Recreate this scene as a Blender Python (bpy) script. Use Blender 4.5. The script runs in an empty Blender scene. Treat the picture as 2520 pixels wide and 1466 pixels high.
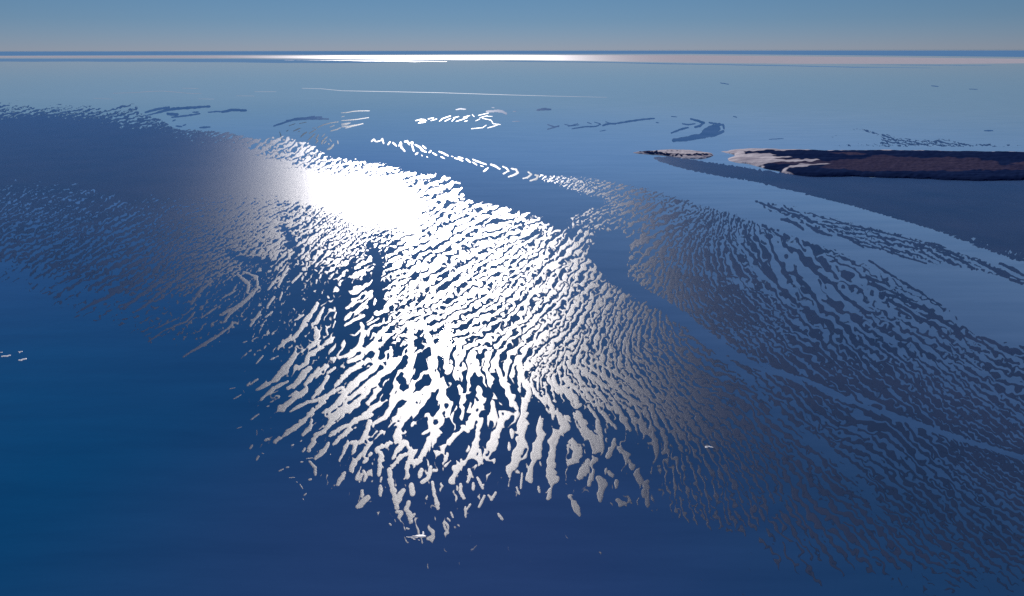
import bpy, math, random
import numpy as np
from mathutils import Matrix, Vector, Euler

sc = bpy.context.scene
col = sc.collection
R = math.radians

# ------------------------------------------------------------ camera
CAM_H, PITCH, ROLL, FOC = 120.0, 20.02, 0.13, 1680.0
cam_d = bpy.data.cameras.new('camera'); cam = bpy.data.objects.new('camera', cam_d); col.objects.link(cam)
cam_d.sensor_width = 36.0; cam_d.lens = 36.0 * FOC / 2520.0
cam_d.clip_start = 1.0; cam_d.clip_end = 400000.0
cam.matrix_world = Matrix.Translation((0, 0, CAM_H)) @ Matrix.Rotation(R(90 - PITCH), 4, 'X') @ Matrix.Rotation(R(-ROLL), 4, 'Z')
sc.camera = cam

# ------------------------------------------------------------ sky and sun
SUN_EL, SUN_AZ = 23.5, -6.0          # degrees; azimuth from +Y, positive to the east (+X)
w = bpy.data.worlds.new('World'); sc.world = w; w.use_nodes = True
nt = w.node_tree; nt.nodes.clear()
out = nt.nodes.new('ShaderNodeOutputWorld'); bg = nt.nodes.new('ShaderNodeBackground')
sky = nt.nodes.new('ShaderNodeTexSky'); sky.sky_type = 'NISHITA'; sky.sun_disc = False
sky.sun_elevation = R(SUN_EL); sky.sun_rotation = R(SUN_AZ)
sky.altitude = 100; sky.air_density = 0.7; sky.dust_density = 0.0; sky.ozone_density = 3.0
bg.inputs['Strength'].default_value = 0.10
# a grey-blue veil: tint of the sky by elevation
tc = nt.nodes.new('ShaderNodeTexCoord'); sp = nt.nodes.new('ShaderNodeSeparateXYZ'); nt.links.new(tc.outputs['Generated'], sp.inputs[0])
mr = nt.nodes.new('ShaderNodeMapRange'); mr.inputs['From Min'].default_value = 0.0; mr.inputs['From Max'].default_value = 0.75
nt.links.new(sp.outputs['Z'], mr.inputs['Value'])
cr = nt.nodes.new('ShaderNodeValToRGB'); nt.links.new(mr.outputs[0], cr.inputs[0])
TINT = [(0.0, (.262, .285, .43)), (.048, (.225, .290, .40)), (.093, (.235, .315, .395)), (.2, (.31, .47, .68)), (.35, (.32, .49, .70)), (1.0, (.22, .40, .66))]
while len(cr.color_ramp.elements) < len(TINT): cr.color_ramp.elements.new(.5)
for e, (p, c) in zip(cr.color_ramp.elements, TINT): e.position = p; e.color = (*c, 1)
mx = nt.nodes.new('ShaderNodeMix'); mx.data_type = 'RGBA'; mx.blend_type = 'MULTIPLY'; mx.inputs[0].default_value = 1
nt.links.new(sky.outputs[0], mx.inputs[6]); nt.links.new(cr.outputs[0], mx.inputs[7])
nt.links.new(mx.outputs[2], bg.inputs['Color']); nt.links.new(bg.outputs[0], out.inputs[0])

sd = bpy.data.lights.new('sun', 'SUN'); sd.energy = 5.0; sd.angle = R(0.53); sd.color = (1.0, .95, .92)
sun = bpy.data.objects.new('sun', sd); col.objects.link(sun)
to_sun = Vector((math.sin(R(SUN_AZ)) * math.cos(R(SUN_EL)), math.cos(R(SUN_AZ)) * math.cos(R(SUN_EL)), math.sin(R(SUN_EL))))
sun.rotation_euler = to_sun.to_track_quat('Z', 'Y').to_euler()
sun.location = to_sun * 400
sc.view_settings.view_transform = 'Standard'; sc.view_settings.look = 'None'; sc.view_settings.gamma = 1.0
sc.view_settings.exposure = 0.0; sc.view_settings.use_curve_mapping = False
sc.render.engine = 'CYCLES'
sc.cycles.use_denoising = False
sc.cycles.max_bounces = 3; sc.cycles.sample_clamp_indirect = 4

# ------------------------------------------------------------ helpers
MW = np.array(cam.matrix_world)
def ground(sx, sy, z=0.0):
    """survey coordinates -> point on the ground (arrays)"""
    sx = np.asarray(sx, float); sy = np.asarray(sy, float)
    v = np.stack([(sx - 1260) / FOC, -(sy - 733) / FOC, -np.ones_like(sx)], -1) @ MW[:3, :3].T
    t = (z - CAM_H) / np.minimum(v[..., 2], -1e-4)
    return v[..., 0] * t, v[..., 1] * t

def mat(name):
    m = bpy.data.materials.new(name); m.use_nodes = True
    return m, m.node_tree.nodes, m.node_tree.links, m.node_tree.nodes['Principled BSDF']

def tag(o, label=None, cat=None, group=None, kind=None):
    for k, v in (('label', label), ('category', cat), ('group', group), ('kind', kind)):
        if v: o[k] = v
    return o

def grid_mesh(name, x, y, z, keep, m, attrs=None):
    """heightfield from 2-D arrays; only cells marked in keep"""
    ny, nx = z.shape
    idx = np.arange(ny * nx).reshape(ny, nx)
    q = np.stack([idx[:-1, :-1], idx[1:, :-1], idx[1:, 1:], idx[:-1, 1:]], -1)[keep]     # rows run towards the camera
    used = np.zeros(ny * nx, bool); used[q.ravel()] = True
    remap = np.cumsum(used) - 1
    q = remap[q]
    co = np.stack([x.ravel()[used], y.ravel()[used], z.ravel()[used]], -1).astype(np.float32)
    me = bpy.data.meshes.new(name)
    me.vertices.add(len(co)); me.vertices.foreach_set('co', co.ravel())
    me.loops.add(q.size); me.loops.foreach_set('vertex_index', q.ravel().astype(np.int32))
    me.polygons.add(len(q)); me.polygons.foreach_set('loop_start', (np.arange(len(q)) * 4).astype(np.int32))
    me.update(calc_edges=True)
    me.shade_smooth()
    for k, a in (attrs or {}).items():
        at = me.attributes.new(k, 'FLOAT', 'POINT'); at.data.foreach_set('value', a.ravel()[used].astype(np.float32))
    me.materials.append(m)
    o = bpy.data.objects.new(name, me); col.objects.link(o)
    return o

# ---------------------------------------------------------------- shallow-water sand relief (numpy)
# Survey coordinates (sx, sy) are a plan of the flats seen obliquely; ground() puts them on the ground plane.
GX0, GX1, GY0, GY1 = -260.0, 2800.0, 232.0, 1640.0
NX, NY = 1800, 840
DX, DY = (GX1 - GX0) / NX, (GY1 - GY0) / NY

# (x, y, direction of the ridges in degrees, spacing)
FLOW = [
 (0,255,10,8),(200,275,12,8),(340,285,14,8),(450,320,14,7),(100,380,14,6),(560,340,18,8),(650,350,30,11),(740,375,35,14),(830,400,28,12),
 (600,420,15,5),(760,450,20,5),(900,470,22,6),(950,430,25,11),(1060,450,26,14),(1150,500,28,16),(1000,520,25,9),(900,520,28,8),(750,500,28,7),
 (1100,560,27,15),(1250,560,30,20),(1100,640,30,19),(1000,640,35,16),(1250,640,32,22),(1370,620,48,24),(1430,700,60,24),(1340,720,50,22),
 (1180,740,32,20),(1080,760,35,19),(1180,830,34,20),(1300,800,52,20),(1400,830,58,20),(1480,880,80,20),(1550,800,75,18),(1330,890,60,18),
 (1250,900,80,24),(1350,970,-62,24),(1430,940,-66,22),(1230,950,-62,32),(1100,900,-75,34),(1010,900,50,32),(950,850,52,26),(1040,980,55,36),(980,1060,48,32),
 (900,950,50,30),(1110,1000,82,38),(1200,1050,78,42),(1280,1050,80,42),(1250,1150,70,34),(1360,1090,84,40),(1400,1030,-60,36),(1480,1050,-66,34),(1100,1150,72,32),(1000,1180,80,32),
 (960,1250,-75,30),(860,1120,60,28),(1100,1250,-80,26),(780,1050,38,28),(720,1120,30,22),(860,800,55,26),(800,700,50,20),(860,640,40,17),(920,760,35,22),(730,860,50,24),(730,940,38,24),
 (1550,1130,85,30),(1600,1020,-62,28),(1700,1180,-70,26),(1520,960,-52,15),(1600,900,-58,15),(1650,1000,-40,15),(1750,950,-36,16),(1850,1050,-42,20),(2000,1180,-52,26),
 (1660,850,-52,16),(1900,960,-33,16),(2100,1050,-33,18),(2300,1120,-35,18),(2450,1200,-36,18),(2200,1250,-48,24),(2600,1300,-35,20),
 (1450,455,30,7),(1550,480,24,8),(1650,530,30,12),(1700,580,55,16),(1800,540,80,14),(1600,620,50,20),(1560,680,55,16),(1650,680,62,20),
 (1750,640,-80,24),(1850,620,-60,28),(1950,640,-62,32),(2000,700,-56,30),(1900,760,-45,18),(1800,760,-50,16),(1700,730,-70,16),(2050,800,-48,25),(2200,850,-42,25),(1950,860,-40,17),
 (2150,740,-45,22),(2300,850,-34,22),(2450,930,-32,24),(2600,1000,-30,24),(2150,930,-38,19),(2350,1010,-34,20),(2500,1080,-34,20),
 (1950,550,-25,10),(2100,580,-24,12),(2250,610,-20,12),(2400,640,-24,16),(2550,700,-28,20),(2200,345,-8,6),(2350,350,-8,6),(2450,590,55,9),(2300,560,40,6),(2100,480,20,6),
 (50,500,26,9),(200,500,26,9),(50,600,27,15),(150,660,28,15),(300,600,32,11),(400,570,32,9),(250,700,32,16),(350,660,44,14),(420,760,40,18),(300,780,30,16),
 (480,640,36,12),(560,560,30,8),(650,560,30,9),(600,650,34,12),(560,740,42,16),(610,720,60,16),(700,640,42,16),(540,820,38,18),(-150,600,25,15),(-150,450,22,8),
]
# ((polygon), level, softness): level 0 is half sand half water, + more sand, - more water
AREAS = [
 ([(-300,250),(0,236),(60,240),(90,262),(150,249),(230,256),(245,263),(330,248),(352,262),(345,275),(400,290),(430,312),(560,322),(640,340),(700,332),(760,350),(810,385),(960,405),(1000,470),(1000,640),(700,640),(-300,640)],.75,4),
 ([(-300,520),(0,500),(250,540),(600,560),(700,640),(640,700),(560,760),(420,800),(330,780),(200,735),(100,700),(0,672),(-300,640)],0.25,28),
 ([(-300,640),(0,655),(110,690),(300,730),(480,720),(640,650),(660,720),(620,800),(520,870),(380,860),(180,780),(0,712),(-300,680)],-0.85,14),
 ([(640,342),(760,350),(810,385),(960,405),(1050,424),(1110,432),(1145,458),(1150,485),(1230,497),(1320,521),(1385,560),(1440,600),(1468,645),(1500,690),(1560,722),(1640,768),(1720,830),(1800,895),(1900,985),(1960,1080),(1960,1180),(1850,1330),(1560,1260),(1440,1210),(1300,1210),(1200,1200),(1090,1270),(1020,1290),(950,1250),(920,1180),(850,1150),(760,1160),(690,1080),(650,1000),(690,900),(720,800),(650,700),(700,600)],0.14,7),
 ([(900,470),(1150,520),(1330,560),(1400,640),(1440,760),(1420,880),(1300,920),(1140,900),(1060,840),(980,760),(960,660),(900,600)],0.24,30),
 ([(-300,300),(120,292),(250,308),(340,330),(450,350),(560,366),(640,392),(720,418),(800,434),(880,442),(960,458),(1020,490),(1010,560),(950,560),(860,520),(740,488),(620,468),(500,470),(350,478),(200,445),(0,435),(-300,430)],3.0,13),
 ([(820,440),(960,462),(1040,520),(1010,580),(940,590),(880,530)],1.5,18),
 ([(640,700),(760,650),(860,700),(900,790),(940,860),(900,900),(760,900),(680,1000),(600,1100),(560,960),(600,820)],-1.0,20),
 ([(640,760),(720,720),(800,740),(900,860),(1060,830),(1075,900),(1060,1000),(900,1010),(760,1020),(640,1020),(590,960)],-1.25,14),
 ([(560,900),(640,880),(700,900),(680,1000),(640,1100),(540,1100)],-2.6,12),
 ([(600,1060),(700,1100),(860,1170),(1000,1290),(1200,1200),(1300,1170),(1500,1190),(1640,1260),(1500,1330),(1000,1360),(560,1250)],-1.3,16),
 ([(640,900),(900,960),(1050,930),(1200,930),(1330,960),(1420,1000),(1540,1030),(1640,1120),(1660,1200),(1400,1260),(1000,1300),(640,1200),(600,1000)],-2.1,12),
 ([(1560,1050),(1700,1060),(1900,1200),(1800,1300),(1600,1200)],-.4,20),
 ([(1070,852),(1100,852),(1100,880),(1070,880)],3.5,5),  # solid sand added to cover the sun's mirror image in the water
 ([(1000,560),(900,560),(905,640),(912,740),(870,800),(880,860),(940,860),(960,760),(955,640)],-0.5,16),
 ([(1060,880),(1400,860),(1500,900),(1420,960),(1200,950)],.3,24),
 # right-hand field
 ([(1300,424),(1450,436),(1580,458),(1680,489),(1790,516),(1880,545),(1970,574),(2083,612),(2142,646),(2248,704),(2318,750),(2408,826),(2520,849),(2900,960),(2900,1700),(1900,1700),(1800,1420),(1960,1180),(1900,985),(1800,890),(1700,790),(1600,730),(1540,680),(1530,600),(1440,540),(1380,480)],0.15,6),
 ([(1300,424),(1450,436),(1580,458),(1680,489),(1760,514),(1700,540),(1560,500),(1400,462)],-.15,6),
 ([(1560,480),(1680,520),(1780,560),(1700,600),(1600,560),(1520,510)],0.25,14),
 ([(1600,640),(1760,620),(1840,720),(1900,800),(1760,820),(1660,760)],1.0,22),
 ([(2050,640),(2142,646),(2318,750),(2408,826),(2380,860),(2250,800),(2150,760)],-0.75,16),
 ([(2250,830),(2520,900),(2900,1010),(2900,1080),(2500,960),(2300,900)],-0.15,18),
 ([(1850,860),(2050,850),(2400,1000),(2700,1150),(2600,1250),(2200,1060),(1950,960)],0.75,20),
 ([(1520,960),(1700,900),(1850,1000),(1800,1080),(1650,1080)],0.8,24),
 # strings below the channel
 ([(1856,494),(1935,500),(2014,527),(2142,556),(2288,592),(2395,629),(2520,677),(2900,800),(2900,830),(2515,697),(2397,664),(2275,648),(2190,628),(2126,610),(2070,580),(1980,556),(1900,530)],0.0,4),
 # calm bay and channels
 ([(1150,436),(1280,440),(1350,455),(1420,480),(1500,500),(1440,512),(1400,530),(1386,560),(1320,519),(1230,495),(1150,483),(1146,456)],-4.5,7),
 ([(1380,520),(1500,512),(1600,548),(1560,590),(1500,600),(1450,620),(1400,575)],-0.35,9),
 ([(1470,575),(1530,572),(1548,620),(1530,680),(1500,670),(1472,630)],-4.5,7),
 # broad mud apron below the island
 ([(1600,386),(1650,383),(1740,398),(1800,406),(1880,418),(2000,432),(2900,445),(2900,830),(2520,646),(2408,606),(2328,574),(2195,535),(2102,508),(1955,471),(1850,446),(1740,428),(1660,410),(1620,396)],3.6,3),
 ([(2250,545),(2330,560),(2420,590),(2600,640),(2900,790),(2900,830),(2520,650),(2408,607),(2328,577)],0.9,7),
 # ripples behind the island
 ([(2160,361),(2168,336),(2113,322),(2065,317),(2137,316),(2196,332),(2264,344),(2316,339),(2385,351),(2520,357),(2900,364),(2900,371),(2520,363),(2264,362)],0.2,2),
 ([(1950,343),(2000,336),(2075,328),(2080,334),(2030,342),(1960,346)],-.5,2), ([(2020,362),(2060,352),(2160,350),(2160,362)],-.7,2),
 # faint lower right
 ([(1500,1280),(1700,1330),(2000,1380),(2300,1430),(2900,1480),(2900,1700),(-300,1700),(-300,1400),(1000,1400)],-2.5,50),
 ([(-300,1300),(700,1300),(1000,1360),(1700,1330),(1700,1700),(-300,1700)],-4.5,20),
 ([(420,900),(560,940),(610,1080),(680,1230),(400,1300)],-4.5,14),
 ([(540,1100),(690,1120),(770,1190),(880,1240),(980,1310),(540,1360)],-4.5,9),
 ([(1090,1310),(1180,1262),(1300,1225),(1450,1225),(1660,1270),(1660,1400),(1000,1400)],-3.2,10),
]
# ((points), half width, level change): water channels cut through the sand
CUTS = [
 ([(1500,600),(1500,650),(1527,675),(1567,710),(1620,737),(1687,776),(1714,803),(1758,834),(1824,886),(1905,914),(2008,947),(2102,993),(2222,1030),(2328,1069),(2488,1117),(2700,1180)],6.5,-2.6),
 ([(1849,529),(1900,540),(1969,570),(2075,606),(2126,625),(2200,660)],13,-3.5),
 ([(908,600),(934,650),(922,700),(936,745),(890,790),(905,860)],9,-1.7),
 ([(870,640),(850,700),(840,780),(850,830)],10,-1.5),
 ([(700,560),(730,620),(725,700),(735,760)],9,-1.2),
 ([(1068,860),(1085,930),(1090,1010),(1075,1080)],10,-2.2),
 ([(1120,1020),(1150,1100),(1140,1160)],10,-2.0),
 ([(560,620),(600,640),(640,640)],8,-1.0),
 ([(1850,700),(1790,690),(1700,660),(1640,650)],8,-0.8),
 ([(1950,620),(1990,690),(2080,760)],9,-1.6),
 ([(1560,1110),(1620,1180),(1640,1260)],18,-1.4),
 ([(1900,1020),(2000,1080),(2120,1180),(2160,1260)],13,-1.3),
]
# ((points), half width): single bars
def _s(ox, oy, k, pts):
    return [((ox + x / k) * .8403, (oy + y / k) * .8403) for x, y in pts]
A = lambda *p: _s(1000, 0, 2.443, p)      # survey sheets of different scales
B = lambda *p: _s(700, 350, 4.188, p)
Cc = lambda *p: _s(700, 850, 4.188, p)
D = lambda *p: _s(600, 1050, 2.443, p)
E = lambda *p: _s(0, 500, 2.443, p)
F = lambda *p: _s(0, 0, 2.443, p)
G = lambda *p: _s(1999, 0, 2.443, p)
H = lambda *p: _s(2200, 560, 3.154, p)
CHAIN = [  # the broken chain of bars along the channel, left to right
 (A((215,1010),(232,996),(245,1012)),3.0),(A((250,1012),(272,1008)),2.6),(A((282,1006),(293,992),(302,1024)),2.8),(A((332,1034),(348,1014)),2.8),(A((368,1020),(392,1042)),3.0),
 (A((412,1042),(424,1018),(428,1052),(452,1080)),3.2),(A((452,1012),(470,1008),(485,1034)),3.2),(A((492,1020),(508,1016),(504,1038),(518,1080)),3.0),(A((530,1036),(560,1052),(588,1078)),3.4),(A((580,1040),(604,1062)),2.2),
 (A((570,1072),(604,1086)),2.8),(A((530,1104),(546,1092)),2.4),(A((574,1108),(578,1114)),1.6),(A((610,1120),(616,1124)),1.6),(A((628,1090),(640,1078)),2.6),(A((655,1094),(680,1108)),2.4),
 (A((698,1082),(730,1096),(764,1114)),2.6),(A((712,1120),(736,1132)),2.0),(A((786,1116),(798,1120)),1.4),(A((812,1130),(842,1138),(868,1150)),2.6),(A((836,1122),(868,1132)),2.2),
 (A((894,1138),(922,1160)),3.0),(A((940,1140),(985,1158),(1036,1176)),2.6),(A((940,1160),(968,1178)),2.2),(A((996,1184),(1014,1190)),1.6),(A((1018,1224),(1048,1200)),3.0),
 (A((1070,1176),(1100,1188),(1132,1206)),3.6),(A((1156,1190),(1184,1204),(1196,1222),(1158,1242)),2.8),(A((1218,1204),(1248,1212),(1264,1234),(1232,1252),(1196,1264)),3.4),(A((1336,1230),(1360,1246),(1332,1268),(1300,1276)),3.0),
 (A((1386,1250),(1410,1258),(1392,1280),(1352,1292)),3.4),
]
WISP = [  # bars further up the flats, in three loose groups
 (B((582,142),(604,128)),1.8),(B((612,76),(690,48)),1.5),(B((740,48),(828,30)),1.4),(B((668,140),(750,104)),2.2),(B((756,212),(800,170),(828,154)),2.8),(B((722,150),(745,140)),1.4),
 (B((860,168),(945,118)),2.0),(B((845,254),(900,205),(930,172)),2.6),(B((900,108),(935,98)),1.3),(B((966,94),(1040,62),(1120,40),(1218,26)),2.2),(B((1112,94),(1168,70)),1.7),
 (B((1120,140),(1200,120),(1240,100)),2.3),(B((1258,68),(1310,60),(1364,40)),2.2),(B((1306,102),(1400,78),(1522,48)),2.6),(B((1262,90),(1325,78)),1.6),
 (B((942,290),(964,258),(948,232),(975,186)),3.2),(B((1012,298),(1024,262),(1080,212)),3.0),(B((1016,214),(1052,172)),1.8),(B((1040,290),(1068,262)),2.4),(B((1092,292),(1104,304)),2.4),
 (B((1086,368),(1130,348),(1160,304)),4.2),(B((1208,262),(1216,296)),3.0),(B((1112,240),(1134,268)),1.8),(B((498,152),(512,190),(520,236)),2.0),
 (A((530,862),(570,852),(600,856)),2.0),(A((550,880),(600,872)),1.8),(A((560,866),(610,862)),1.4),(A((620,850),(660,842)),1.8),(A((640,862),(682,850)),1.7),(A((700,866),(724,850)),1.5),(A((716,850),(780,828)),2.0),
 (A((740,866),(782,846)),1.7),(A((790,866),(816,838)),1.8),(A((800,842),(840,832)),1.6),(A((820,868),(870,852),(900,840)),1.9),(A((872,838),(918,826)),1.5),(A((880,868),(902,862)),1.4),(A((936,818),(950,834)),1.4),
 (A((980,824),(1052,808)),1.7),(A((990,842),(1044,826)),1.7),(A((1040,830),(1080,832)),1.2),(A((1010,846),(1070,858),(1086,884),(1138,890)),1.9),(A((1046,914),(1090,902),(1128,888)),2.0),(A((960,864),(990,850)),1.3),
 (A((930,920),(1010,912),(1036,894)),1.6),
 (A((0,806),(40,804),(80,796),(130,792),(200,792)),1.8),(A((0,836),(20,830)),1.2),(A((0,862),(100,854),(196,840)),2.0),(A((0,886),(62,878)),1.8),(A((0,908),(60,900),(154,884)),2.0),
]
DARK_FAR = [   # low wet bars further off
 (F((1960,900),(2110,850),(2300,836)),2.4),(F((2050,860),(2200,850),(2350,850)),2.0),(F((2040,870),(2250,830)),1.4),
 (F((1040,804),(1130,780),(1210,768)),3.0),(F((1120,806),(1230,778),(1360,770),(1500,760)),3.2),(F((1200,812),(1270,820)),4.0),(F((1230,838),(1340,826),(1430,812)),2.2),(F((1380,802),(1420,800)),1.6),(F((1236,866),(1254,856)),1.6),(F((1040,828),(1180,792),(1300,776)),1.8),
 (F((1490,802),(1560,796),(1600,800)),1.8),(F((1590,800),(1660,784),(1760,790)),3.2),(F((1260,900),(1300,906)),2.0),(F((1310,898),(1330,890)),1.6),(F((1430,912),(1500,908)),2.2),
 (A((820,784),(850,778),(888,780)),1.8),(A((1400,788),(1440,780),(1494,782)),3.0),(A((1228,796),(1248,796)),1.2),(A((1040,798),(1100,792),(1150,796),(1180,812)),3.4),(A((1225,868),(1276,866)),1.0),(A((1076,768),(1094,770)),1.0),
 (A((1474,890),(1520,906),(1556,904)),1.6),(A((1474,924),(1520,912),(1556,898)),1.6),(A((1596,888),(1640,900),(1700,892)),1.3),(A((1620,904),(1690,884)),1.2),(A((1650,920),(1740,906),(1820,904),(1850,890)),1.8),(A((1758,874),(1790,886)),1.1),
 (A((1810,872),(1850,884),(1856,892)),1.2),(A((1870,896),(1920,884),(1960,884)),2.6),(A((1890,870),(1930,884)),1.2),(A((1950,884),(2050,868),(2150,854),(2240,846)),2.4),(A((2020,876),(2110,858)),1.8),(A((2250,874),(2270,878)),1.2),(A((1850,938),(1890,930)),1.1),(A((2360,832),(2400,836)),1.0),
 (G((60,850),(110,862),(150,878),(130,898),(90,908)),3.0),(G((-80,950),(0,920),(40,912)),2.4),(G((0,884),(40,892),(90,884)),1.8),(G((190,876),(230,884),(290,892),(296,920)),2.6),(G((-60,1004),(40,990),(130,970),(200,930),(260,890)),6.0),(G((20,996),(140,978),(240,960),(290,940)),4.4),(G((150,940),(220,900)),5.0),
 (G((130,978),(200,960),(260,920)),5.5),(G((364,832),(388,838)),1.2),(G((270,592),(330,602)),1.0),(G((1780,612),(1830,618)),1.0),(G((2050,636),(2110,638)),.8),(G((2160,934),(2220,934)),1.6),(G((620,996),(720,990)),1.0),
]
DARK = [   # long bars of the right-hand field
 (H((1090,640),(1180,700),(1320,790),(1420,850),(1500,900),(1560,930),(1640,990),(1760,1052)),3.2),(H((1190,940),(1300,960),(1420,1010),(1600,1080),(1720,1170),(1850,1250),(1960,1330),(2160,1410)),5.0),(H((1060,770),(1110,810),(1230,850)),4.5),
 (H((1120,840),(1300,930),(1500,1010)),3.4),(H((1260,1000),(1400,1070),(1520,1160),(1680,1210),(1760,1300),(1860,1390)),6.0),(H((1340,1080),(1480,1160)),4.0),(H((1570,1135),(1700,1180)),4.2),(H((1330,890),(1390,910)),2.0),(H((1640,490),(1780,540),(1960,620)),4.5),
 (H((1620,470),(1760,500)),3.0),(H((1820,590),(1960,650),(2060,710)),3.6),(H((2050,630),(2200,700),(2330,780),(2500,850)),5.0),(H((2300,670),(2420,720),(2520,780)),4.5),(H((2080,1345),(2200,1370),(2360,1460)),4.2),(H((1040,470),(1200,530),(1400,600),(1620,665)),2.6),
 (H((1500,480),(1560,510),(1600,570)),5.5),(H((730,250),(900,310),(1080,350),(1300,400),(1560,470)),2.4),(H((800,400),(920,440),(1040,520)),4.5),(H((40,90),(200,150),(400,210),(520,240)),3.0),(H((280,260),(380,280),(480,350)),4.5),(H((510,300),(620,370),(740,410)),4.5),(H((1210,440),(1310,500)),4.0),(H((1150,390),(1200,420)),3.6),(H((1370,490),(1520,530)),2.6),
]
TIP = [    # the outermost bars of the bright tongue
 (D((1170,990),(1140,1010),(1120,1040),(1090,1060)),7.0),(D((1126,944),(1124,990)),4.2),(D((1258,912),(1256,976)),5.0),(D((1320,790),(1330,880),(1352,950),(1376,1068)),7.0),(D((1424,940),(1390,990),(1370,1040)),6.5),
 (D((1480,900),(1484,970)),6.5),(D((1460,1024),(1440,1070),(1470,1130),(1476,1164)),6.0),(D((1376,1096),(1404,1100),(1390,1140)),5.0),(D((1500,1112),(1476,1134)),4.0),(D((1628,884),(1640,960),(1654,1010),(1668,1074)),4.2),(D((1660,1020),(1664,1060)),5.0),
 (D((1136,804),(1150,840),(1142,872)),4.6),(D((1000,816),(976,856),(950,900)),5.4),(D((1550,790),(1536,846)),5.0),(D((1616,774),(1600,850),(1552,886)),5.2),(D((750,736),(790,780),(790,830)),3.6),(D((760,860),(746,866)),2.8),
 (D((340,618),(324,642)),2.8),(D((384,700),(368,724)),2.8),(D((408,676),(418,680)),1.2),(D((330,436),(386,396)),1.8),(D((206,288),(256,260)),1.6),(D((176,216),(216,208)),1.0),(D((318,186),(376,150)),1.7),(D((444,342),(458,338)),1.6),
 (D((228,500),(262,488)),.9),(D((580,780),(598,776)),1.8),(D((530,804),(560,790)),1.8),(D((684,740),(700,738)),1.6),(D((602,852),(640,850)),1.0),(D((654,880),(660,886)),1.0),(D((680,900),(700,930)),1.4),(D((708,978),(724,966)),1.8),(D((700,1000),(706,1010)),1.0),
 (D((724,716),(770,710)),1.0),(D((620,622),(634,614)),1.8),(D((684,592),(692,586)),1.6),(D((700,666),(716,642)),2.8),(D((1320,1180),(1332,1192)),1.8),(D((1440,1214),(1462,1218)),2.0),(D((1624,1230),(1634,1252)),1.8),(D((1708,1178),(1716,1206),(1732,1236)),2.6),(D((1736,1142),(1754,1160)),2.2),
 (D((1760,1100),(1776,1136)),2.2),(D((1864,1060),(1866,1130)),3.0),(D((1900,1040),(1872,1080)),2.6),(D((1920,890),(1920,934)),4.0),(D((1950,850),(1990,930)),3.2),(D((2000,980),(1962,1060)),3.4),(D((2080,960),(2050,1010)),3.6),(D((2100,1110),(2128,1150)),3.6),(D((2230,920),(2250,970)),2.4),
 (D((1890,794),(1900,830),(1880,880)),4.4),(D((1830,900),(1830,960),(1856,1000)),4.4),(D((1264,850),(1256,880)),2.6),(D((1106,876),(1104,884)),1.8),(D((2270,820),(2260,930)),2.6),(D((2386,916),(2396,956)),3.0),
]
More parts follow.
